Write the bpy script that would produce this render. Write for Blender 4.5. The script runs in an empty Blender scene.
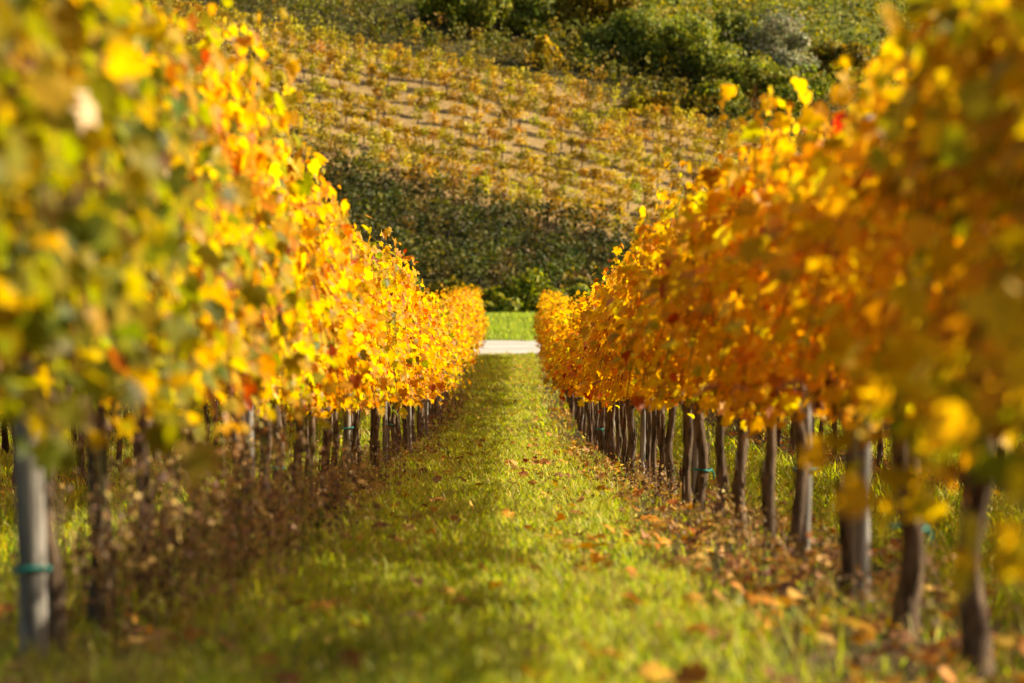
import bpy, math, random
import numpy as np
from mathutils import Vector

random.seed(7)
rng = np.random.default_rng(11)
S = bpy.context.scene
C = S.collection
R = math.radians

# ------------------------------------------------------------------ camera, sky, sun, exposure
F = 85.0 / 36.0 * 1024                 # focal length in pixels
CAM_H = 0.72
cam = bpy.data.cameras.new('camera')
camo = bpy.data.objects.new('camera', cam)
C.objects.link(camo)
cam.sensor_width = 36.0
cam.lens = 85.0
cam.clip_start = 0.05
cam.clip_end = 3000.0
camo.location = (0, 0, CAM_H)
PITCH = math.atan((341.5 - 288.0) / F)
YAW = math.atan(9.0 / F)
camo.rotation_euler = (R(90) - PITCH, 0, -YAW)
cam.dof.use_dof = True
cam.dof.focus_distance = 23.0
cam.dof.aperture_fstop = 2.4
cam.dof.aperture_blades = 9
S.camera = camo

SUN_EL = R(27.8)
SUN_AZ = R(80)                         # clockwise from +Y: from the right, a little ahead
w = bpy.data.worlds.new('World')
S.world = w
w.use_nodes = True
nt = w.node_tree
nt.nodes.clear()
sky = nt.nodes.new('ShaderNodeTexSky')
sky.sky_type = 'NISHITA'
sky.sun_disc = False
sky.sun_elevation = SUN_EL
sky.sun_rotation = SUN_AZ
sky.air_density = 1.0
sky.dust_density = 1.6
bg = nt.nodes.new('ShaderNodeBackground')
bg.inputs['Strength'].default_value = 0.05
wo = nt.nodes.new('ShaderNodeOutputWorld')
nt.links.new(sky.outputs[0], bg.inputs[0])
nt.links.new(bg.outputs[0], wo.inputs[0])

sun = bpy.data.lights.new('sun', 'SUN')
sun.energy = 5.0
sun.angle = R(0.53)
sun.color = (1.0, 0.86, 0.62)
suno = bpy.data.objects.new('sun', sun)
C.objects.link(suno)
d = Vector((math.sin(SUN_AZ) * math.cos(SUN_EL), math.cos(SUN_AZ) * math.cos(SUN_EL), math.sin(SUN_EL)))
suno.rotation_euler = d.to_track_quat('Z', 'Y').to_euler()
suno.location = d * 60

S.view_settings.view_transform = 'Standard'
S.view_settings.look = 'None'
S.view_settings.exposure = 1.04
S.view_settings.gamma = 1.0
S.view_settings.use_curve_mapping = False
S.cycles.use_denoising = True
S.cycles.max_bounces = 8
S.cycles.transmission_bounces = 6
S.cycles.diffuse_bounces = 5
S.cycles.sample_clamp_indirect = 6.0


# ------------------------------------------------------------------ helpers
def vnoise(x, y, seed=0):
    """smooth lattice noise in 0..1, vectorised"""
    x = np.asarray(x, float); y = np.asarray(y, float)
    xi = np.floor(x).astype(np.int64); yi = np.floor(y).astype(np.int64)
    fx = x - xi; fy = y - yi
    fx = fx * fx * (3 - 2 * fx); fy = fy * fy * (3 - 2 * fy)

    def h(a, b):
        n = (a * 374761393 + b * 668265263 + seed * 974711) & 0x7fffffff
        n = ((n ^ (n >> 13)) * 1274126177) & 0x7fffffff
        return ((n ^ (n >> 16)) & 0xffff) / 65535.0
    return (h(xi, yi) * (1 - fx) + h(xi + 1, yi) * fx) * (1 - fy) + (h(xi, yi + 1) * (1 - fx) + h(xi + 1, yi + 1) * fx) * fy


def fbm(x, y, seed=0):
    return 0.55 * vnoise(x, y, seed) + 0.3 * vnoise(x * 2.1, y * 2.1, seed + 5) + 0.15 * vnoise(x * 4.3, y * 4.3, seed + 9)


def sstep(a, b, x):
    t = np.clip((np.asarray(x, float) - a) / (b - a), 0, 1)
    return t * t * (3 - 2 * t)


# ground profile along the view; z against distance
PY = np.array([-40, 0, 12, 24, 30, 36, 45, 59, 74, 80, 86, 91, 100, 116, 122, 135, 175, 210, 250, 300, 420, 2500.])
PZ = np.array([1.82, 0, -.546, -1.092, -1.355, -1.52, -1.59, -1.46, -1.36, -1.02, -.72, -.42, -.5, -.1, .9, 6.2, 22.2, 35., 46, 52, 56, 60.])
_m = np.zeros_like(PZ)
_d = np.diff(PZ) / np.diff(PY)
for i in range(1, len(PY) - 1):
    a, b = _d[i - 1], _d[i]
    _m[i] = 0 if a * b <= 0 else 2 * a * b / (a + b)
_m[0] = _d[0]; _m[-1] = _d[-1]


def prof(y):
    y = np.clip(np.asarray(y, float), PY[0], PY[-1])
    k = np.clip(np.searchsorted(PY, y, side='right') - 1, 0, len(PY) - 2)
    h = PY[k + 1] - PY[k]
    t = (y - PY[k]) / h
    return ((2 * t**3 - 3 * t**2 + 1) * PZ[k] + (t**3 - 2 * t**2 + t) * h * _m[k]
            + (-2 * t**3 + 3 * t**2) * PZ[k + 1] + (t**3 - t**2) * h * _m[k + 1])


def ground(x, y):
    x = np.asarray(x, float); y = np.asarray(y, float)
    sh = 0.3 * np.clip(x, -150, 150) * sstep(96, 130, y)
    z = prof(y - sh)
    z = z + (fbm(x * .09, y * .09, 3) - .5) * 1.6 * sstep(110, 150, y)
    z = z + (fbm(x * 1.3, y * .8, 8) - .5) * .05 * (1 - sstep(60, 90, y))
    return z


def lane_x(y):
    return 0.27 * sstep(25, 76, y)


def mesh_np(name, V, T, col=None, smooth=False):
    """triangle or quad mesh from numpy arrays, col per vertex (linear rgb)"""
    me = bpy.data.meshes.new(name)
    V = np.ascontiguousarray(V, np.float32); T = np.ascontiguousarray(T, np.int32)
    n, k = T.shape
    me.vertices.add(len(V)); me.vertices.foreach_set('co', V.ravel())
    me.loops.add(n * k); me.loops.foreach_set('vertex_index', T.ravel())
    me.polygons.add(n)
    me.polygons.foreach_set('loop_start', np.arange(0, n * k, k, dtype=np.int32))
    me.polygons.foreach_set('loop_total', np.full(n, k, np.int32))
    if smooth:
        me.polygons.foreach_set('use_smooth', np.ones(n, bool))
    me.update(calc_edges=True)
    if col is not None:
        a = me.color_attributes.new('Col', 'FLOAT_COLOR', 'POINT')
        c4 = np.ones((len(V), 4), np.float32); c4[:, :3] = col
        a.data.foreach_set('color', c4.ravel())
    return me


def link(name, me, mat=None, parent=None, loc=None):
    o = bpy.data.objects.new(name, me)
    C.objects.link(o)
    if mat is not None and me is not None and not me.materials:
        me.materials.append(mat)
    if parent is not None:
        o.parent = parent
    if loc is not None:
        o.location = loc
    return o


def tag(o, label=None, cat=None, group=None, kind=None):
    for k, v in (('label', label), ('category', cat), ('group', group), ('kind', kind)):
        if v:
            o[k] = v
    return o


def norm(a):
    return a / np.maximum(np.linalg.norm(a, axis=1, keepdims=True), 1e-6)


# ------------------------------------------------------------------ materials
def mat_leaf(name, trans=0.45, rough=0.45, spec=0.4, gain=1.25, nscale=60):
    m = bpy.data.materials.new(name); m.use_nodes = True
    t = m.node_tree; t.nodes.clear(); N = t.nodes.new; L = t.links.new
    out = N('ShaderNodeOutputMaterial')
    att = N('ShaderNodeAttribute'); att.attribute_name = 'Col'
    no = N('ShaderNodeTexNoise'); no.inputs['Scale'].default_value = nscale; no.inputs['Detail'].default_value = 3
    tc = N('ShaderNodeTexCoord'); L(tc.outputs['Object'], no.inputs['Vector'])
    mr = N('ShaderNodeMapRange'); mr.inputs[1].default_value = .3; mr.inputs[2].default_value = .7
    mr.inputs[3].default_value = .72; mr.inputs[4].default_value = 1.15
    L(no.outputs[0], mr.inputs[0])
    oi = N('ShaderNodeObjectInfo')
    hs = N('ShaderNodeHueSaturation')
    mh = N('ShaderNodeMapRange'); mh.inputs[3].default_value = .49; mh.inputs[4].default_value = .508
    L(oi.outputs['Random'], mh.inputs[0]); L(mh.outputs[0], hs.inputs['Hue'])
    L(mr.outputs[0], hs.inputs['Value']); L(att.outputs[0], hs.inputs['Color'])
    p = N('ShaderNodeBsdfPrincipled')
    p.inputs['Roughness'].default_value = rough
    p.inputs['Specular IOR Level'].default_value = spec
    L(hs.outputs[0], p.inputs['Base Color'])
    tr = N('ShaderNodeBsdfTranslucent')
    h2 = N('ShaderNodeHueSaturation'); h2.inputs['Saturation'].default_value = 1.1; h2.inputs['Value'].default_value = gain
    L(hs.outputs[0], h2.inputs['Color']); L(h2.outputs[0], tr.inputs[0])
    mx = N('ShaderNodeMixShader'); mx.inputs[0].default_value = trans
    L(p.outputs[0], mx.inputs[1]); L(tr.outputs[0], mx.inputs[2]); L(mx.outputs[0], out.inputs[0])
    return m


def mat_noise(name, c1, c2, scale, stretch=(1, 1, 1), rough=.9, bump=.4, attr=False, spec=.2):
    m = bpy.data.materials.new(name); m.use_nodes = True
    t = m.node_tree; N = t.nodes.new; L = t.links.new
    p = t.nodes['Principled BSDF']
    p.inputs['Roughness'].default_value = rough
    p.inputs['Specular IOR Level'].default_value = spec
    tc = N('ShaderNodeTexCoord'); mp = N('ShaderNodeMapping'); mp.inputs['Scale'].default_value = stretch
    no = N('ShaderNodeTexNoise'); no.inputs['Scale'].default_value = scale; no.inputs['Detail'].default_value = 8
    no.inputs['Roughness'].default_value = .65
    L(tc.outputs['Object'], mp.inputs[0]); L(mp.outputs[0], no.inputs['Vector'])
    cr = N('ShaderNodeValToRGB')
    cr.color_ramp.elements[0].position = .35; cr.color_ramp.elements[1].position = .68
    cr.color_ramp.elements[0].color = (*c1, 1); cr.color_ramp.elements[1].color = (*c2, 1)
    L(no.outputs[0], cr.inputs[0])
    if attr:
        att = N('ShaderNodeAttribute'); att.attribute_name = 'Col'
        mx = N('ShaderNodeMix'); mx.data_type = 'RGBA'; mx.blend_type = 'MULTIPLY'; mx.inputs[0].default_value = 1
        L(att.outputs[0], mx.inputs[6]); L(cr.outputs[0], mx.inputs[7]); L(mx.outputs[2], p.inputs['Base Color'])
    else:
        L(cr.outputs[0], p.inputs['Base Color'])
    b = N('ShaderNodeBump'); b.inputs['Strength'].default_value = bump; b.inputs['Distance'].default_value = .02
    L(no.outputs[0], b.inputs['Height']); L(b.outputs[0], p.inputs['Normal'])
    return m


M_LEAF = mat_leaf('vine_leaf', .58, .42, .14, 1.5)
M_HILL = mat_leaf('hill_leaf', .35, .6, .25, 1.1, 4)
M_GRASS = mat_leaf('grass_blade', .48, .5, .25, 1.35, 9)
M_LITTER = mat_leaf('litter_leaf', .25, .6, .3, 1.1)
M_BARK = mat_noise('vine_bark', (.018, .011, .007), (.25, .172, .11), 26, (1, 1, .22), .95, 1.0)
M_POST = mat_noise('weathered_wood', (.10, .088, .076), (.44, .41, .37), 30, (1, 1, .08), .85, .5)
M_TIE = mat_noise('teal_tie', (.01, .20, .17), (.03, .30, .26), 40, rough=.5, bump=.1)
M_LIMB = mat_noise('limb_bark', (.04, .03, .02), (.12, .09, .065), 8, (1, 1, .3), .95, .6)
M_GROUND = mat_noise('ground', (.62, .62, .62), (1.3, 1.3, 1.3), 3.0, rough=1, bump=.6, attr=True, spec=.05)
M_ROAD = mat_noise('gravel', (.48, .40, .30), (.76, .72, .65), 1.6, (.25, 1, 1), rough=.95, bump=.4)

PAL = {
    'green': ([(.20, .24, .025), (.32, .33, .03), (.55, .44, .03), (.13, .17, .02), (.70, .45, .03), (.55, .45, .28), (.30, .10, .03)],
              [.22, .34, .26, .05, .10, .01, .02]),
    'lime': ([(.40, .40, .03), (.62, .48, .03), (.78, .50, .025), (.72, .36, .02), (.26, .28, .03), (.62, .42, .28), (.36, .10, .03)],
             [.20, .26, .28, .12, .09, .015, .035]),
    'yellow': ([(.80, .47, .018), (.80, .39, .016), (.62, .48, .03), (.74, .30, .016), (.40, .38, .03), (.40, .09, .03), (.75, .45, .22)],
               [.38, .28, .16, .09, .05, .025, .015]),
    'orange': ([(.82, .44, .014), (.84, .50, .016), (.74, .31, .012), (.82, .56, .022), (.46, .20, .014), (.52, .08, .03), (.52, .46, .03)],
               [.28, .32, .09, .22, .035, .007, .06]),
    'olive': ([(.76, .38, .016), (.74, .46, .018), (.42, .36, .02), (.26, .26, .018), (.42, .20, .014), (.78, .56, .03)],
              [.22, .24, .20, .14, .06, .14]),
    'red': ([(.60, .13, .03), (.72, .26, .06), (.80, .44, .02), (.80, .52, .02), (.40, .09, .02)],
            [.09, .10, .40, .36, .05]),
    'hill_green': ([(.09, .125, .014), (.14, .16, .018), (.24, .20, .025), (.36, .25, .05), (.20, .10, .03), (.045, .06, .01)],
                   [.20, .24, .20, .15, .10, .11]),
    'hill_yellow': ([(.66, .42, .02), (.76, .47, .02), (.50, .40, .025), (.26, .27, .02), (.58, .34, .02), (.24, .13, .02)],
                    [.30, .26, .2, .14, .07, .03]),
    'hill_mixed': ([(.15, .15, .018), (.26, .22, .02), (.40, .28, .022), (.08, .095, .012), (.24, .12, .03)],
                   [.3, .26, .16, .2, .08]),
    'hill_lime': ([(.36, .34, .025), (.48, .42, .03), (.20, .24, .02), (.55, .42, .03), (.12, .15, .02)],
                  [.28, .24, .22, .14, .12]),
    'shrub_dark': ([(.08, .09, .016), (.13, .14, .022), (.20, .20, .028), (.05, .06, .012)], [.32, .34, .2, .14]),
    'shrub_lime': ([(.38, .38, .03), (.50, .46, .035), (.22, .26, .025), (.10, .14, .018)], [.34, .24, .24, .18]),
    'shrub_mid': ([(.20, .22, .03), (.28, .29, .035), (.36, .34, .045), (.11, .13, .02)], [.3, .3, .2, .2]),
    'shrub_gold': ([(.36, .26, .025), (.46, .28, .02), (.20, .18, .02), (.10, .11, .015)], [.34, .24, .24, .18]),
    'shrub_grey': ([(.24, .24, .12), (.30, .29, .16), (.14, .16, .07), (.34, .32, .19)], [.34, .26, .2, .2]),
    'grass': ([(.44, .47, .03), (.29, .36, .025), (.54, .51, .045), (.60, .50, .14), (.13, .20, .018)],
              [.30, .26, .2, .12, .12]),
    'bank': ([(.44, .50, .06), (.52, .56, .09), (.30, .38, .05)], [.4, .3, .3]),
    'litter': ([(.66, .30, .03), (.50, .20, .03), (.66, .42, .10), (.30, .14, .05), (.74, .48, .05), (.42, .25, .12), (.34, .08, .04)],
               [.26, .15, .18, .13, .16, .10, .02]),
    'weed': ([(.24, .15, .07), (.40, .25, .09), (.55, .38, .10), (.13, .065, .05), (.20, .21, .035), (.50, .36, .10)],
             [.24, .22, .18, .14, .14, .08]),
    'reed': ([(.20, .08, .05), (.32, .14, .06), (.30, .20, .06), (.12, .07, .04)], [.3, .25, .25, .2]),
}


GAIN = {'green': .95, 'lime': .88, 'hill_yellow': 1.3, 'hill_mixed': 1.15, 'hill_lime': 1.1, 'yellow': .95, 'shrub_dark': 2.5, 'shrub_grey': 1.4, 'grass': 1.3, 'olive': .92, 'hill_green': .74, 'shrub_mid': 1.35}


def pick(pal, n, jit=.18):
    cs, ps = PAL[pal]
    ps = np.array(ps) / sum(ps)
    c = GAIN.get(pal, 1.0) * np.array(cs)[rng.choice(len(cs), n, p=ps)]
    return np.clip(c * (1 + rng.normal(0, jit, (n, 1))) * (1 + rng.normal(0, jit * .35, (n, 3))), .004, .88)


# ------------------------------------------------------------------ leaf geometry
_h = [(.14, -.10), (.40, -.04), (.52, .22), (.38, .36), (.47, .66), (.22, .62)]
LEAF = np.array([(0, .32)] + [(0, .06)] + _h + [(0, 1.0)] + [(-a, b) for a, b in _h[::-1]])
LEAF_T = np.array([(0, i, i + 1 if i + 1 < len(LEAF) else 1) for i in range(1, len(LEAF))])


def leaves(P, Nn, Td, size, col, edge=None, curl=.25):
    """lobed grape leaves: positions, normals, tip directions, sizes, colours -> V, T, col"""
    n = len(P); k = len(LEAF)
    Nn = norm(Nn)
    Td = norm(Td - Nn * (Td * Nn).sum(1, keepdims=True))
    X = np.cross(Td, Nn)
    lx = LEAF[:, 0][None, :] * (1 + rng.normal(0, .10, (n, k)))
    ly = LEAF[:, 1][None, :] * (1 + rng.normal(0, .07, (n, k)))
    cu = rng.normal(curl, .22, (n, 1))
    fo = rng.normal(.18, .25, (n, 1))
    lz = fo * np.abs(lx) - cu * (ly - .3) ** 2 + rng.normal(0, .045, (n, k)) - cu * .5 * lx ** 2
    s = size[:, None, None]
    V = P[:, None, :] + s * (X[:, None] * lx[..., None] + Td[:, None] * ly[..., None] + Nn[:, None] * lz[..., None])
    T = (LEAF_T[None] + (np.arange(n) * k)[:, None, None]).reshape(-1, 3)
    cc = np.repeat(col[:, None, :], k, 1)
    if edge is not None:
        cc[:, 1:, :] = cc[:, 1:, :] * (1 - edge[:, None, None]) + np.array([.45, .17, .03]) * edge[:, None, None]
    cc = cc * (1 + rng.normal(0, .06, (n, k, 1)))
    return V.reshape(-1, 3), T, np.clip(cc, .004, .9).reshape(-1, 3)


def clumps(P, Nn, size, col):
    """small folded leaf sprays (two triangles each) for far foliage"""
    n = len(P)
    Nn = norm(Nn)
    A = norm(np.cross(Nn, rng.normal(0, 1, (n, 3))))
    B = np.cross(Nn, A)
    s = size[:, None]
    b = rng.uniform(.1, .4, (n, 1))
    p0 = P - A * s * .55
    p1 = P + B * s * .42 + Nn * s * b
    p2 = P + A * s * .55
    p3 = P - B * s * .42 + Nn * s * b
    V = np.stack([p0, p1, p2, p3], 1).reshape(-1, 3)
    i = (np.arange(n) * 4)[:, None]
    T = np.concatenate([i + np.array([0, 1, 2]), i + np.array([0, 2, 3])], 0)
    return V, T, np.repeat(col, 4, 0)


class Bag:
    def __init__(s):
        s.V, s.T, s.C, s.n = [], [], [], 0

    def add(s, V, T, Cc):
        s.V.append(V); s.T.append(T + s.n); s.C.append(Cc); s.n += len(V)

    def mesh(s, name, smooth=False):
        return mesh_np(name, np.concatenate(s.V), np.concatenate(s.T), np.concatenate(s.C), smooth)


def tube(path, radii, seg=8, knob=0.0, cap=True):
    """quad tube along a path with bark lumps"""
    path = np.array(path, float); n = len(path)
    V = []; Fc = []
    tan = np.gradient(path, axis=0); tan = norm(tan)
    up = np.array([1., 0, 0]) if abs(tan[0][0]) < .9 else np.array([0, 1., 0])
    for i in range(n):
        a = np.cross(tan[i], up); a /= max(np.linalg.norm(a), 1e-6)
        b = np.cross(tan[i], a)
        for j in range(seg):
            th = 2 * math.pi * j / seg
            r = radii[i] * (1 + knob * random.uniform(-1, 1))
            V.append(path[i] + (a * math.cos(th) + b * math.sin(th)) * r)
    for i in range(n - 1):
        for j in range(seg):
            k = (j + 1) % seg
            Fc.append((i * seg + j, i * seg + k, (i + 1) * seg + k, (i + 1) * seg + j))
    if cap:
        for e in (0, n - 1):
            V.append(path[e]); c = len(V) - 1
            for j in range(seg):
                Fc.append((c, e * seg + j, e * seg + (j + 1) % seg, e * seg + (j + 1) % seg))
    return V, Fc


def tubes_mesh(name, lst, smooth=True):
    V = []; Fc = []
    for v, f in lst:
        o = len(V)
        V += [tuple(p) for p in v]
        for q in f:
            q = tuple(dict.fromkeys(i + o for i in q))
            Fc.append(q)
    me = bpy.data.meshes.new(name)
    me.from_pydata(V, [], Fc)
    if smooth:
        me.polygons.foreach_set('use_smooth', np.ones(len(me.polygons), bool))
    me.update()
    return me


# ------------------------------------------------------------------ ground
ROWS_R = 1.19
ROWS_L = -1.25
SP = 2.44
R2X = 3.85
ALL_ROWS = [ROWS_L - SP * i for i in range(9)] + [ROWS_R] + [R2X + SP * i for i in range(8)]


def row_r(x, y):
    return y + .31 * x                  # hillside row coordinate


gx = np.unique(np.concatenate([np.linspace(-900, -120, 14), np.linspace(-120, -45, 26), np.linspace(-45, -10, 50), np.linspace(-10, 10, 134),
                               np.linspace(10, 45, 50), np.linspace(45, 120, 26), np.linspace(120, 900, 14)]))
gy = np.unique(np.concatenate([np.linspace(-40, 0, 20), np.linspace(0, 36, 180), np.linspace(36, 100, 130), np.linspace(100, 260, 150),
                               np.linspace(260, 2400, 30)]))
GX, GY = np.meshgrid(gx, gy)
GZ = ground(GX, GY)
V = np.stack([GX, GY, GZ], -1).reshape(-1, 3)
nx, ny = len(gx), len(gy)
ii = (np.arange(ny - 1)[:, None] * nx + np.arange(nx - 1)[None]).reshape(-1)
T = np.stack([ii, ii + 1, ii + nx + 1, ii + nx], 1)
X, Y = V[:, 0], V[:, 1]
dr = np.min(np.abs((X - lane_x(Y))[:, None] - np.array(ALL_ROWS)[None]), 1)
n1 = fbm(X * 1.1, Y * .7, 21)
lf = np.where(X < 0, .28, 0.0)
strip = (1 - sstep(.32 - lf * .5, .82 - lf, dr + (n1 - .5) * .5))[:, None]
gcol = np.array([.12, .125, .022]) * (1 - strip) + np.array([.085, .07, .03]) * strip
bankm = sstep(78, 80, Y)[:, None]
gcol = gcol * (1 - bankm) + np.array([.22, .28, .04]) * bankm
rr = row_r(X, Y) + (fbm(X * .15, Y * .15, 4) - .5) * 3
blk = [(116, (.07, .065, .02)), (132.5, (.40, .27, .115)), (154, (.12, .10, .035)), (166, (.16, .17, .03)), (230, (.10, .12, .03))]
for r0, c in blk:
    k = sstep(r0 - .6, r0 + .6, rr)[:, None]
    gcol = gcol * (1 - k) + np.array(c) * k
gcol = gcol * (.75 + .5 * fbm(X * .7, Y * .7, 31)[:, None])
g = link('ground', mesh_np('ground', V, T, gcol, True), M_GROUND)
tag(g, 'rolling vineyard ground from grassy lane up to far hillside', 'ground', kind='structure')

# gravel road crossing the end of the lane
rx = np.linspace(-70, 70, 141)
ry = np.linspace(0, 1, 9)
RX, RT = np.meshgrid(rx, ry)
RY = 74.7 + RT * 5.0 + .35 * np.sin(RX * .21) + .1 * np.sin(RX * 1.7 + RT * 9)
RZ = ground(RX, RY) + .03 + .04 * np.sin(RT * math.pi)
V = np.stack([RX, RY, RZ], -1).reshape(-1, 3)
ii = (np.arange(8)[:, None] * 141 + np.arange(140)[None]).reshape(-1)
road = link('gravel_road', mesh_np('gravel_road', V, np.stack([ii, ii + 1, ii + 142, ii + 141], 1), None, True), M_ROAD)
tag(road, 'pale gravel road crossing the far end of the lane', 'road', kind='structure')

# ------------------------------------------------------------------ grapevines
def foliage_mesh(pal, n=860, n_shoot=20, hang=.32, skirt=.66, side=0, wid=1.0):
    """leaves carried on shoots that rise from the cordon, some falling back towards the lane"""
    P = []; Nn = []; Td = []; stems = []
    for i in range(n_shoot):
        y0 = -.58 + 1.16 * (i + rng.uniform(.1, .9)) / n_shoot
        sd = 1 if i % 2 else -1
        drop = rng.random() < hang
        if side and drop:
            sd = side
        a = np.array([rng.normal(0, .03), y0, .72])
        if drop:
            b = np.array([sd * rng.uniform(.10, .24), y0 + rng.normal(0, .1), rng.uniform(1.5, 2.3)])
            c = np.array([sd * rng.uniform(.26, .44), y0 + rng.normal(0, .2), rng.uniform(skirt - .04, skirt + .42)])
        else:
            b = np.array([sd * rng.uniform(.05, .26) * wid, y0 + rng.normal(0, .1), 1.25])
            c = np.array([sd * rng.uniform(.0, .22), y0 + rng.normal(0, .18), rng.uniform(1.6, 1.93)])
        m = n // n_shoot
        s = rng.uniform(0.02, 1, m)[:, None]
        q = (1 - s) ** 2 * a + 2 * s * (1 - s) * b + s ** 2 * c
        q = q + np.clip(rng.normal(0, 1, (m, 3)), -1.7, 1.7) * np.array([.10 * wid, .11, .075])
        P.append(q)
        sg = np.sign(q[:, 0:1] + rng.normal(0, .06, (m, 1)))
        Nn.append(np.concatenate([sg * .75 + rng.normal(0, .4, (m, 1)), rng.normal(-.05, .75, (m, 1)), .42 + rng.normal(0, .45, (m, 1))], 1))
        Td.append(np.concatenate([sg * .35 + rng.normal(0, .3, (m, 1)), rng.normal(0, .55, (m, 1)), -.8 + rng.normal(0, .35, (m, 1))], 1))
        ts = np.linspace(0, 1, 7)[:, None]
        stems.append(tube((1 - ts) ** 2 * a + 2 * ts * (1 - ts) * b + ts ** 2 * c, np.linspace(.006, .0025, 7), 4, 0, False))
    P = np.concatenate(P); Nn = np.concatenate(Nn); Td = np.concatenate(Td)
    n = len(P)
    keep = P[:, 2] > rng.normal(skirt, .07, n) + .06 * np.sin(P[:, 1] * 9 + n_shoot * skirt * 40)
    # holes where light comes through, clumps between them
    sd0 = int(rng.integers(1, 99999))
    hole = vnoise(P[:, 1] * 5.5 + 50, P[:, 2] * 5.5, sd0) + .25 * vnoise(P[:, 1] * 13 + 50, P[:, 2] * 13, sd0 + 1)
    keep &= hole + rng.normal(0, .03, n) > (.34 if side < 0 else .30)
    P, Nn, Td = P[keep], Nn[keep], Td[keep]; n = len(P)
    size = np.clip(rng.normal(.058, .017, n), .028, .115)
    # colour runs in patches: neighbouring leaves turn together
    col = pick(pal, n)
    cl = fbm(P[:, 1] * 3 + P[:, 0] * 2, P[:, 2] * 3, int(rng.integers(1, 9999)))
    col = col * (.78 + .44 * cl[:, None])
    edge = np.clip(rng.normal(.12, .16, n), 0, .7)
    V, T, cc = leaves(P, Nn, Td, size, col, edge)
    # shoots as brown canes in the same part
    sv = []; sf = []
    for v, f in stems:
        o = len(sv); sv += list(v)
        for q in f:
            sf += [(q[0] + o, q[1] + o, q[2] + o), (q[0] + o, q[2] + o, q[3] + o)]
    b = Bag(); b.add(V, T, cc)
    b.add(np.array(sv), np.array(sf), np.tile(np.array([[.20, .09, .035]]), (len(sv), 1)))
    return b.mesh('foliage')


def trunk_mesh():
    x, y = random.uniform(-.02, .02), random.uniform(-.03, .03)
    bx, by = random.uniform(-.04, .04), random.uniform(-.08, .08)
    pts = []; rad = []
    r0 = random.uniform(.024, .034)
    for i in range(11):
        t = i / 10
        pts.append((x + bx * math.sin(t * 3.0) + .015 * math.sin(9 * t + bx * 80), y + by * math.sin(t * 3.3) + .014 * math.sin(7 * t + by * 60), -.06 + t * .80))
        rad.append(r0 * (1.55 - 1.1 * t if t < .25 else 1.28 - .35 * t + (.25 if i == 9 else 0)))
    lst = [tube(pts, rad, 9, .22)]
    top = pts[-1]
    for sgn in (-1, 1):
        arm = [(top[0] * (1 - t) + random.uniform(-.015, .015), top[1] + sgn * .56 * t, top[2] - .02 + .05 * math.sin(t * 2.4) + random.uniform(-.012, .012)) for t in np.linspace(0, 1, 7)]
        lst.append(tube(arm, np.linspace(r0 * .85, r0 * .4, 7), 7, .14))
    if random.random() < .3:            # an old second stem leaning against the trunk
        q = random.choice((-1, 1)) * random.uniform(.05, .10)
        lst.append(tube([(x, y + q * .3, -.05), (x + .02, y + q, .2), (x - .01, y + q * 1.1, .45), (top[0], top[1] + q * .2, .68)], [.018, .016, .015, .012], 6, .15))
    # loose bark strips
    for _ in range(5):
        k = random.randrange(2, 8)
        p = np.array(pts[k]); a = random.uniform(0, 6.28); r = rad[k] * 1.05
        o = np.array((math.cos(a) * r, math.sin(a) * r, 0))
        lst.append(tube([p + o, p + o * 1.25 + np.array((0, 0, .05)), p + o * 1.1 + np.array((0, 0, .12))], [.004, .006, .003], 4, .1))
    return tubes_mesh('trunk', lst)


TR = [trunk_mesh() for _ in range(9)]
for m in TR:
    m.materials.append(M_BARK)
FO = {}
for p, k, sk, n, side, wid in (('green', 6, .52, 2400, 1, 1.0), ('lime', 6, .56, 2400, 1, 1.0), ('yellow', 10, .62, 2300, 0, 1.0),
                               ('orange', 11, .80, 1750, -1, .85), ('olive', 5, .46, 2200, -1, .9), ('red', 4, .72, 1750, -1, .85)):
    FO[p] = [foliage_mesh(p, n, hang=.5 if p in ('green', 'olive') else .32, skirt=sk + .05 * (i % 3 - 1), side=side, wid=wid) for i in range(k)]
ONE_SIDED = ('green', 'lime', 'orange', 'olive', 'red')
for l in FO.values():
    for m in l:
        m.materials.append(M_LEAF)
_ring = []
for k in range(3):
    th = [2 * math.pi * i / 14 for i in range(15)]
    r = (.048, .050, .056)[k]
    _ring.append(tubes_mesh('tie', [tube([(r * math.cos(t), r * math.sin(t), .004 * math.sin(t * 2)) for t in th], [.006] * 15, 5, .1),
                                    tube([(r, 0, 0), (r + .02, .01, -.03), (r + .015, .015, -.06)], [.006, .004, .003], 5)]))
    _ring[-1].materials.append(M_TIE)

ORD1 = ['', 'first', 'second', 'third', 'fourth', 'fifth', 'sixth', 'seventh', 'eighth', 'ninth', 'tenth', 'eleventh', 'twelfth', 'thirteenth',
        'fourteenth', 'fifteenth', 'sixteenth', 'seventeenth', 'eighteenth', 'nineteenth']
TENS = {2: 'twent', 3: 'thirt', 4: 'fort', 5: 'fift', 6: 'sixt', 7: 'sevent'}


def ordinal(n):
    if n < 20:
        return ORD1[n]
    t, u = divmod(n, 10)
    return TENS[t] + ('ieth' if u == 0 else 'y-' + ORD1[u])


LOOK = {'green': 'green and yellow leaved', 'lime': 'yellow-green leaved', 'yellow': 'bright yellow leaved', 'orange': 'orange leaved', 'olive': 'olive gold leaved', 'red': 'red-tinged orange'}
protos = {}


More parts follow.
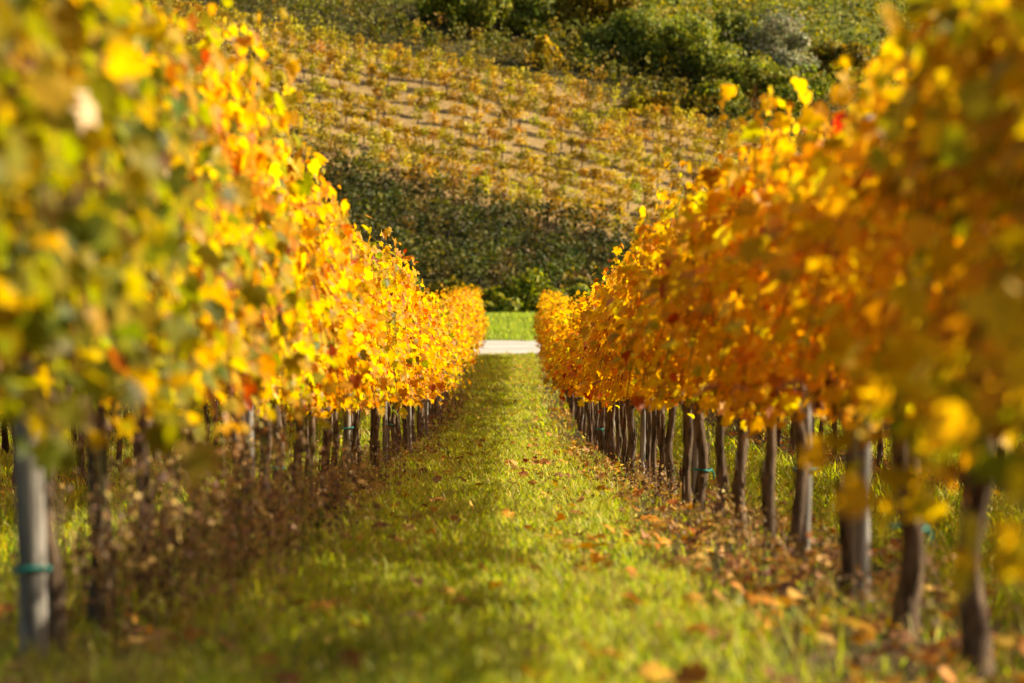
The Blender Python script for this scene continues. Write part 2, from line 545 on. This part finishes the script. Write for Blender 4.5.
def vine(x, y, pal, label, group, hz=1.0, tie=None, wx=1.0, lean=0.0):
    """the vine is an empty at the foot of its trunk; trunk, foliage and tie are its parts"""
    r = bpy.data.objects.new('grapevine', None)
    C.objects.link(r)
    r.empty_display_size = .2
    xx = x + float(lane_x(y)) + random.uniform(-.03, .03)
    r.location = (xx, y, float(ground(xx, y)))
    tag(r, label, 'grapevine', group)
    key = ('t', random.randrange(len(TR)))
    if key not in protos:
        protos[key] = link('trunk', TR[key[1]], None, r)
        t = protos[key]
    else:
        t = protos[key].copy(); C.objects.link(t); t.parent = r
    t.rotation_euler = (0, 0, random.choice((0, math.pi)) + random.uniform(-.12, .12))
    s = random.uniform(.72, .98) * (1.15 if y < 9 else 1)
    t.scale = (s, s, random.uniform(.95, 1.04))
    key = ('f', pal, random.randrange(len(FO[pal])))
    if key not in protos:
        protos[key] = link('foliage', FO[pal][key[2]], None, r)
        f = protos[key]
    else:
        f = protos[key].copy(); C.objects.link(f); f.parent = r
    f.rotation_euler = (0, lean, (0 if pal in ONE_SIDED else random.choice((0, math.pi))) + random.uniform(-.08, .08))
    f.scale = (wx * random.uniform(.92, 1.12), random.uniform(.9, 1.08), hz * random.uniform(.90, 1.06))
    if tie:
        key = ('r', random.randrange(3))
        if key not in protos:
            protos[key] = link('tie', _ring[key[1]], None, r)
            q = protos[key]
        else:
            q = protos[key].copy(); C.objects.link(q); q.parent = r
        q.location = (0, 0, tie)
        q.rotation_euler = (0, 0, random.uniform(0, 6))
    return r


def choose(d):
    ks = list(d); return random.choices(ks, [d[k] for k in ks])[0]


def row_y(y0, y1, step=1.15):
    ys = []; y = y0
    while y < y1:
        ys.append(y + random.uniform(-.06, .06)); y += step
    return ys


L_Y = [4.2, 5.25, 6.75, 7.6, 8.75, 9.9, 11.1, 12.15] + row_y(13.3, 73.8)
for i, y in enumerate(L_Y):
    if y < 6.9: pal = 'green'
    elif y < 8.3: pal = 'lime'
    elif y < 11.6: pal = choose({'lime': .45, 'red': .12, 'yellow': .43})
    elif y < 22: pal = choose({'yellow': .75, 'lime': .2, 'red': .05})
    else: pal = choose({'yellow': .85, 'lime': .12, 'orange': .03})
    if y > 66: pal = 'orange' if i % 2 else 'yellow'
    vine(ROWS_L, y, pal, f'{LOOK[pal]} vine, {ordinal(i + 1)} from the camera in row left of lane', 'vines of the row left of the lane',
         1.17 if y < 11.5 else 1.08, random.uniform(.28, .6) if random.random() < .10 and 8 < y < 40 else None, 1.0)
R_Y = [3.9, 5.05, 6.23, 7.25, 8.56, 9.85, 10.85, 12.1] + row_y(13.3, 74.2)
for i, y in enumerate(R_Y):
    if y < 5.5: pal = 'olive'
    else: pal = choose({'orange': .87, 'yellow': .04, 'red': .09})
    if 22 < y < 23.3: pal = 'red'
    vine(ROWS_R, y, pal, f'{LOOK[pal]} vine, {ordinal(i + 1)} from the camera in row right of lane', 'vines of the row right of the lane',
         .95 if y < 9 else 1.0, (.33 if 7 < y < 7.5 else random.uniform(.28, .6)) if (random.random() < .10 and y < 40) or 6.8 < y < 7.5 else None, 1.0)
R2 = row_y(5.0, 74)
for i, y in enumerate(R2):
    pal = 'orange'
    vine(R2X, y, pal, f'{LOOK[pal]} vine, {ordinal(i + 1)} from the front of second row right of lane', 'vines of the second row right of the lane', .82)
L2 = row_y(14.0, 74)
for i, y in enumerate(L2):
    pal = choose({'lime': .4, 'yellow': .6})
    vine(ROWS_L - SP, y, pal, f'{LOOK[pal]} vine, {ordinal(i + 1)} from the front of second row left of lane', 'vines of the second row left of the lane', 1.05)

# the rows farther out on both sides: one mass
bag = Bag()
for xr in [ROWS_L - SP * 2, ROWS_L - SP * 3, R2X + SP, R2X + SP * 2]:
    n = 9000
    y = rng.uniform(8, 74, n)
    z = np.clip(rng.normal(1.3, .36, n), .55, 1.95)
    x = rng.normal(0, .19, n)
    y = y + .0 * z
    P = np.stack([xr + lane_x(y) + x, y, ground(xr + lane_x(y), y) + z], 1)
    sg = np.sign(x)
    Nn = np.stack([sg * .7 + rng.normal(0, .4, n), rng.normal(0, .5, n), .4 + rng.normal(0, .4, n)], 1)
    bag.add(*clumps(P, Nn, rng.uniform(.12, .26, n), pick('yellow' if xr < 0 else 'orange', n)))
    for y in row_y(8, 74):
        xx = xr + float(lane_x(y)); z0 = float(ground(xx, y))
        v, f = tube([(xx, y, z0 - .05), (xx + random.uniform(-.03, .03), y + random.uniform(-.05, .05), z0 + .35), (xx, y, z0 + .85)], [.05, .038, .035], 6, .15, False)
        f = np.array(f); f = np.concatenate([f[:, [0, 1, 2]], f[:, [0, 2, 3]]])
        bag.add(np.array(v), f, np.tile(np.array([[.07, .045, .03]]), (len(v), 1)))
o = link('outer_vine_rows', bag.mesh('outer_vine_rows'), M_LEAF)
tag(o, 'outer vine rows glimpsed between the trunks on both sides', 'vines', kind='stuff')


# ------------------------------------------------------------------ trellis posts
def post_mesh(h, r):
    lst = [tube([(random.uniform(-.004, .004), random.uniform(-.004, .004), z) for z in np.linspace(-.1, h, 9)], [r * (1.06 - .1 * i / 8) for i in range(9)], 10, .05)]
    return tubes_mesh('trellis_post', lst)


POSTS = [post_mesh(1.75, .036), post_mesh(1.7, .030), post_mesh(1.72, .026)]
for m in POSTS:
    m.materials.append(M_POST)
first_tie = None
for side, xr, ys in (('left', ROWS_L, [6.44, 11.35, 18.4, 24.4, 30.5, 36.5, 42.5, 48.5, 54.5, 60.5, 66.5, 72.8]),
                     ('right', ROWS_R, [8.38, 10.0, 15.6, 21.6, 27.6, 33.6, 39.6, 45.6, 51.6, 57.6, 63.6, 73.4])):
    for i, y in enumerate(ys):
        xx = xr + float(lane_x(y)) + ((-.005 if i == 0 else .06) if side == 'left' else .055)
        p = link('trellis_post', POSTS[0 if (i == 0 and side == 'left') else 1 + i % 2], None, None, (xx, y, float(ground(xx, y))))
        p.rotation_euler = (random.uniform(-.02, .02), random.uniform(-.03, .03), random.uniform(0, 6))
        if i == 0 and side == 'left':
            lab = 'pale grey post with teal tie standing at front of left row'
        elif i == 0:
            lab = 'pale grey wooden post among the front trunks of right row'
        else:
            lab = f'grey wooden post, {ordinal(i + 1)} from the front in {side} row beside lane'
        tag(p, lab, 'post', f'trellis posts of the {side} row')
        if i in (0, 2) if side == 'left' else i == 1:
            q = link('tie', _ring[0], None, p) if first_tie is None else first_tie.copy()
            if first_tie is None:
                first_tie = q
            else:
                C.objects.link(q); q.parent = p
            q.location = (0, 0, .27 if (i == 0 and side == 'left') else random.uniform(.4, .6))

# ------------------------------------------------------------------ grass, litter, weeds
def blades(P, h, wd, lean, col):
    n = len(P)
    a = rng.uniform(0, 2 * math.pi, n)
    D = np.stack([np.cos(a), np.sin(a), np.zeros(n)], 1)
    b = a + math.pi / 2 + rng.normal(0, .5, n)
    L = np.stack([np.cos(b), np.sin(b), np.zeros(n)], 1) * (lean * h)[:, None]
    up = np.zeros((n, 3)); up[:, 2] = h
    w2 = D * (wd / 2)[:, None]
    V = np.stack([P - w2, P + w2, P + up * .55 + L * .35 + w2 * .8, P + up * .55 + L * .35 - w2 * .8, P + up + L], 1).reshape(-1, 3)
    i = (np.arange(n) * 5)[:, None]
    T = np.concatenate([i + np.array([0, 1, 2]), i + np.array([0, 2, 3]), i + np.array([3, 2, 4])], 0)
    cc = np.repeat(col[:, None], 5, 1)
    return V, T, cc.reshape(-1, 3)


def scatter(x0, x1, y0, y1, dens):
    n = int((x1 - x0) * (y1 - y0) * dens)
    return rng.uniform(x0, x1, n), rng.uniform(y0, y1, n)


bag = Bag()
for (x0, x1, y0, y1, dens, hs, ws) in ((-1.9, 1.9, 3.5, 10, 3800, 1.0, 1.0), (-1.9, 1.9, 10, 20, 2200, 1.0, 1.25), (-1.9, 1.9, 20, 36, 1100, 1.0, 1.7), (-1.9, 1.9, 36, 75.2, 480, 1.1, 2.8),
                                       (1.9, 9, 6, 30, 420, 1.25, 2.0), (1.9, 9, 30, 75, 130, 1.3, 3.2), (-9, -1.9, 6, 30, 420, 1.25, 2.0), (-9, -1.9, 30, 75, 130, 1.3, 3.2)):
    x, y = scatter(x0, x1, y0, y1, dens)
    xl = x - lane_x(y)
    dr = np.min(np.abs(xl[:, None] - np.array(ALL_ROWS)[None]), 1)
    pn = fbm(x * 2.2, y * 1.6, 77)
    keep = rng.random(len(x)) < np.clip(np.where(x < 0, .4, .10) + np.where(x < 0, sstep(.15, .5, dr), sstep(.32, .82, dr)) * .95, 0, 1) * (.35 + .9 * sstep(.3, .6, pn))
    x, y, dr, pn = x[keep], y[keep], dr[keep], pn[keep]
    n = len(x)
    track = np.exp(-((np.abs(np.abs(x - lane_x(y)) - .42)) / .16) ** 2)
    h = (.035 + .055 * rng.random(n) + .06 * sstep(.45, .75, pn) * rng.random(n)) * hs * (1 - .35 * track)
    h = h * np.where(rng.random(n) < .03, 1.8, 1)
    col = pick('grass', n)
    pn2 = fbm(x * .9, y * .6, 55)
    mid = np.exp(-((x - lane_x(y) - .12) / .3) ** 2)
    h = h * (1 - .3 * mid)
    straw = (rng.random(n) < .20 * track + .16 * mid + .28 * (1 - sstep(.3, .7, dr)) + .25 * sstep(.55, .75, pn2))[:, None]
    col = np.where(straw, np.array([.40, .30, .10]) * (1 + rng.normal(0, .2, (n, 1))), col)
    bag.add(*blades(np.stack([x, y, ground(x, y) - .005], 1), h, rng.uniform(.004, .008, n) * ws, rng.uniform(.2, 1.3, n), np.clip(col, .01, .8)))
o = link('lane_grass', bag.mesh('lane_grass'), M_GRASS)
tag(o, 'short yellow-green grass covering the lane between vine rows', 'grass', kind='stuff')

bag = Bag()
x, y = scatter(-14, 16, 79.2, 99, 170)
k = y > 79.0 + 1.5 * fbm(x * 1.1, x * 0, 71)
x, y = x[k], y[k]
n = len(x)
hh = rng.uniform(.10, .26, n) * (.6 + .8 * fbm(x * .5, y * .5, 61))
bag.add(*blades(np.stack([x, y, ground(x, y) - .01], 1), hh, rng.uniform(.02, .04, n), rng.uniform(.1, .6, n), pick('bank', n)))
o = link('bank_grass', bag.mesh('bank_grass'), M_GRASS)
tag(o, 'lush bright green grass on the bank beyond the gravel road', 'grass', kind='stuff')

# fallen leaves
bag = Bag()
n = 9500
y = 3.5 + 71 * rng.random(n) ** 1.7
ri = rng.choice([ROWS_L, ROWS_R, R2X, ROWS_L - SP], n, p=[.13, .45, .22, .20])
x = ri + rng.normal(0, .42, n)
far = rng.random(n) < .12
x = np.where(far, rng.uniform(-1.1, 1.1, n), x) + lane_x(y)
keep = fbm(x * 2.5, y * 1.5, 91) + rng.normal(0, .1, n) > .42
x, y = x[keep], y[keep]; n = len(x)
P = np.stack([x, y, ground(x, y) + rng.uniform(.012, .06, n)], 1)
Nn = np.stack([rng.normal(0, .45, n), rng.normal(0, .45, n), np.ones(n)], 1)
bag.add(*leaves(P, Nn, rng.normal(0, 1, (n, 3)), np.clip(rng.normal(.066, .02, n), .03, .11), pick('litter', n), np.clip(rng.normal(.2, .2, n), 0, .7), .5))
o = link('fallen_leaves', bag.mesh('fallen_leaves'), M_LITTER)
tag(o, 'orange and brown fallen vine leaves scattered on grass and soil', 'leaves', kind='stuff')

# dry twiggy weeds along the foot of both rows
bag = Bag()


def weeds(n, xm, xs, y0, y1, h0, h1, pal):
    x = xm + rng.normal(0, xs, n); y = rng.uniform(y0, y1, n)
    dn = fbm(x * 1.5, y * .9, 17)
    k = dn > .40
    x, y, dn = x[k], y[k], dn[k]; n = len(x)
    x = x + lane_x(y)
    h = rng.uniform(h0, h1, n) * (.5 + .9 * dn)
    base = np.stack([x, y, ground(x, y) - .01], 1)
    lean = rng.normal(0, .22, (n, 2)) * h[:, None]
    tip = base + np.stack([lean[:, 0], lean[:, 1], h], 1)
    bag.add(*blades(base, h, rng.uniform(.004, .007, n), rng.uniform(.02, .35, n), pick(pal, n)))
    m = 11
    s = rng.uniform(.25, 1.05, (n, m, 1))
    P = (base[:, None] * (1 - s) + tip[:, None] * s + rng.normal(0, 1, (n, m, 3)) * np.array([.035, .035, .02])).reshape(-1, 3)
    N2 = rng.normal(0, 1, (n * m, 3))
    bag.add(*clumps(P, N2, rng.uniform(.012, .036, n * m), np.repeat(pick(pal, n), m, 0) * (1 + rng.normal(0, .15, (n * m, 1))).clip(.5, 1.6)))


weeds(360, -1.06, .19, 6.9, 11.0, .3, .70, 'weed')
weeds(200, -1.1, .16, 11.0, 18, .15, .40, 'weed')
weeds(110, -1.08, .2, 17, 30, .15, .4, 'weed')
weeds(350, 1.15, .18, 5.5, 22, .08, .28, 'weed')
weeds(200, -1.02, .14, 33, 50, .2, .45, 'reed')
o = link('dry_weeds', bag.mesh('dry_weeds'), M_LITTER)
tag(o, 'tall brown dry weeds under the left vine row and thin ones under right', 'weeds', kind='stuff')


# ------------------------------------------------------------------ hillside vineyards
def hill_block(name, r0, r1, step, vine_step, hgt, nleaf, ls, pal, label, xlim=(-62, 66), rmax=None, wide=.3, lo=.25, vj=.2, stakes=0, skip=.04, gap=None):
    bag = Bag(); st = []
    r = r0
    while r < r1:
        xs = np.arange(xlim[0], xlim[1], vine_step)
        xs = xs + rng.normal(0, vine_step * .18, len(xs))
        xs = xs[rng.random(len(xs)) > skip]
        if rmax is not None:
            xs = xs[r < rmax(xs)]
        ys = r - .31 * xs + rng.normal(0, .06, len(xs))
        if gap is not None:
            th = fbm(xs * .12, ys * .25, 47) * .9 + .35 * ((r > gap[0]) & (r < gap[1]) & (xs < 6))
            k = rng.random(len(xs)) > np.clip((th - .62) * 1.0, 0, .3)
            xs, ys = xs[k], ys[k]
        zs = ground(xs, ys)
        n = len(xs)
        vh = hgt * np.clip(rng.normal(1, vj, n), .5, 1.5)
        lov = np.full(n, lo)
        if gap is not None:
            mid = sstep(gap[0] - 3, gap[0] + 1, r) * (1 - sstep(gap[1] - 1, gap[1] + 3, r)) * (1 - sstep(4, 14, xs))
            vh = vh * (1.06 - .22 * mid)
            lov = lo - .26 * (1 - mid)
        vc = pick(pal, n, .38)
        m = nleaf
        t = rng.random((n, m))
        ox = rng.normal(0, vine_step * .36, (n, m)); oy = rng.normal(0, wide, (n, m))
        px = xs[:, None] + ox; py = ys[:, None] - .31 * ox + oy
        pz = zs[:, None] + vh[:, None] * (lov[:, None] + (1.05 - lov[:, None]) * t + np.where(rng.random((n, m)) < .06, .25, 0)) - (.25 if lo < .3 else .05) * np.abs(ox) * t
        P = np.stack([px, py, pz], -1).reshape(-1, 3)
        N2 = rng.normal(0, .6, (n * m, 3)) + np.array([.1, -.45, .5])
        cc = np.repeat(vc, m, 0) * .55 + pick(pal, n * m, .2) * .45
        bag.add(*clumps(P, N2, rng.uniform(.6, 1.3, n * m) * ls, cc))
        for k in range(0, n, max(1, 1)):
            if stakes and rng.random() < stakes:
                st.append((xs[k], ys[k], zs[k]))
            elif rng.random() < .5:
                v, f = tube([(xs[k], ys[k], zs[k] - .1), (xs[k] + random.uniform(-.05, .05), ys[k], zs[k] + hgt * .45)], [.05, .04], 4, 0, False)
                f = np.array(f); f = np.concatenate([f[:, [0, 1, 2]], f[:, [0, 2, 3]]])
                bag.add(np.array(v), f, np.tile(np.array([[.06, .04, .03]]), (len(v), 1)))
        r += step * random.uniform(.94, 1.06)
    for (a, b, c) in st:
        hh = random.uniform(1.2, 1.8)
        v, f = tube([(a, b + .15, c - .1), (a, b + .15, c + hh)], [.045, .04], 4, 0, False)
        f = np.array(f); f = np.concatenate([f[:, [0, 1, 2]], f[:, [0, 2, 3]]])
        bag.add(np.array(v), f, np.tile(np.array([[.10, .08, .06]]), (len(v), 1)))
    o = link(name, bag.mesh(name), M_HILL)
    tag(o, label, 'vineyard', kind='stuff')
    return o


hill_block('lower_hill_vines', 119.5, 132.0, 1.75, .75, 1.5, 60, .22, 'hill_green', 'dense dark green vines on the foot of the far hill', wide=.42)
hill_block('yellow_hill_vines', 132.8, 154.5, 2.2, .5, 1.2, 80, .17, 'hill_yellow', 'sparse yellow young vines in rows on the pale soil of the hill', wide=.10, lo=.5, vj=.13, stakes=.05, skip=.03, gap=(138, 148))
hill_block('upper_hill_vines', 155.5, 166, 1.9, .75, 1.4, 46, .22, 'hill_mixed', 'dark olive vine band above the yellow rows on the hill', wide=.36)
hill_block('crest_hill_vines', 167, 222, 2.3, 1.2, 1.5, 26, .34, 'hill_lime', 'yellow-green vines high on the hill behind the bushes', wide=.5, xlim=(-80, 90))


# ------------------------------------------------------------------ bushes and small trees
def bush(name, x, y, wd, dp, ht, pal, label, group, n=5200, ls=.25, lobes=17, trunk_h=.5):
    z = float(ground(x, y))
    r = bpy.data.objects.new(name, None); C.objects.link(r)
    r.location = (x, y, z)
    tag(r, label, 'tree' if 'tree' in name else 'bush', group)
    P = []; Nn = []; tw = []
    for i in range(lobes):
        a = rng.uniform(0, 6.28); q = rng.uniform(.15, .75) ** .8
        c = np.array([math.cos(a) * q * wd / 2, math.sin(a) * q * dp / 2, ht * rng.uniform(.2, .85) * (1 - .3 * q)])
        rad = np.array([wd, dp, ht * .9]) * rng.uniform(.10, .25)
        m = n // lobes
        dv = norm(rng.normal(0, 1, (m, 3)))
        q2 = rng.uniform(.3, 1.25, (m, 1)) ** .7
        lump = 1 + .25 * np.sin(dv[:, :1] * 7 + i) * np.cos(dv[:, 1:2] * 6 + 2 * i)
        P.append(c + dv * rad * q2 * lump)
        Nn.append(dv + rng.normal(0, .5, (m, 3)) + np.array([0, 0, .25]))
        tw.append(tube([(0, 0, -.1), tuple(c * np.array([.3, .3, .45])), tuple(c)], [.045 * ht / 3 + .03, .03 * ht / 3 + .015, .012], 6, .1))
    P = np.concatenate(P); Nn = np.concatenate(Nn)
    P[:, 2] = np.maximum(P[:, 2], .05)
    V, T, cc = clumps(P, Nn, rng.uniform(.6, 1.4, len(P)) * ls, pick(pal, len(P), .22))
    link('crown', mesh_np('crown', V, T, cc), M_HILL, r)
    link('trunk', tubes_mesh('trunk', tw), M_LIMB, r)
    return r


def at(px, py, dist):
    """ground point under a picture column at a given distance (only used to lay the hill planting out)"""
    return (px - 503) / F * dist


GB = 'bushes on the hill crest'
HB = [  # picture column, distance, width, depth, height, palette, label
    (448, 166, 4.0, 3, 3.0, 'shrub_lime', 'bright lime bush at left end of the hilltop bush line'),
    (492, 165, 2.6, 3, 3.6, 'shrub_lime', 'narrow lime tree second from left on the hilltop'),
    (524, 167, 4.6, 4, 4.4, 'shrub_dark', 'dark shadowy bush just right of the narrow lime tree'),
    (547, 160, 1.5, 1.4, 2.4, 'hill_yellow', 'small golden sapling standing in front of the dark bush'),
    (588, 168, 6.4, 4, 4.6, 'shrub_gold', 'broad golden-green bush in the middle of the hilltop line'),
    (612, 162, 4.6, 4, 3.2, 'shrub_dark', 'low dark bush below the broad golden-green bush'),
    (646, 163, 5.4, 4, 4.4, 'shrub_mid', 'large green bush right of the golden-green bush'),
    (690, 161, 6.4, 5, 5.2, 'shrub_mid', 'tallest green bush near centre of hilltop line'),
    (718, 165, 5.0, 4, 4.6, 'shrub_dark', 'dark bush between the tallest green bush and the silvery one'),
    (766, 165, 6.6, 5, 5.0, 'shrub_grey', 'pale silvery grey-green bush right of the tallest bush'),
    (752, 159, 5.4, 4, 3.2, 'shrub_mid', 'green bush directly below the silvery bush'),
    (715, 156, 3.4, 3, 2.0, 'shrub_lime', 'low yellow-green bush below the tallest green bush'),
    (650, 154, 3.0, 2, 1.5, 'shrub_gold', 'small pale golden bush at the lower edge of hilltop bushes'),
    (795, 158, 4.0, 3, 3.2, 'shrub_lime', 'lime bush partly behind the top of right vine row'),
    (838, 167, 5.0, 3, 3.0, 'shrub_gold', 'golden bush at the right end above the orange vines'),
]
for px, dist, wd, dp, ht, pal, lab in HB:
    dist -= 3.0
    bush('hill_bush' if 'tree' not in lab and 'sapling' not in lab else 'hill_tree', at(px, 0, dist), dist, wd, dp, ht, pal, lab, GB)
VB = [
    (415, 102, 4.0, 3, 2.2, 'shrub_dark', 'dark bush behind left vine row at foot of the hill'),
    (455, 101, 2.6, 2.2, 2.0, 'shrub_gold', 'golden green bush just left of the lane opening beyond road'),
    (482, 103, 2.4, 2.4, 1.7, 'shrub_gold', 'low golden bush at the left edge of the lane opening'),
    (500, 96, 1.8, 1.6, 1.1, 'shrub_lime', 'low yellow-green bush directly above the end of the lane'),
    (519, 102, 2.6, 2, 2.2, 'shrub_lime', 'taller lime green bush centred behind the grass bank'),
    (556, 101, 2.6, 2.2, 2.0, 'shrub_mid', 'olive green bush at right edge of the lane opening'),
    (592, 103, 3.0, 2.6, 2.1, 'shrub_gold', 'golden bush behind right vine row at foot of the hill'),
]
for px, dist, wd, dp, ht, pal, lab in VB:
    bush('valley_bush', at(px, 0, dist), dist, wd, dp, ht, pal, lab, 'bushes beyond the gravel road', n=1500, ls=.2, lobes=7)
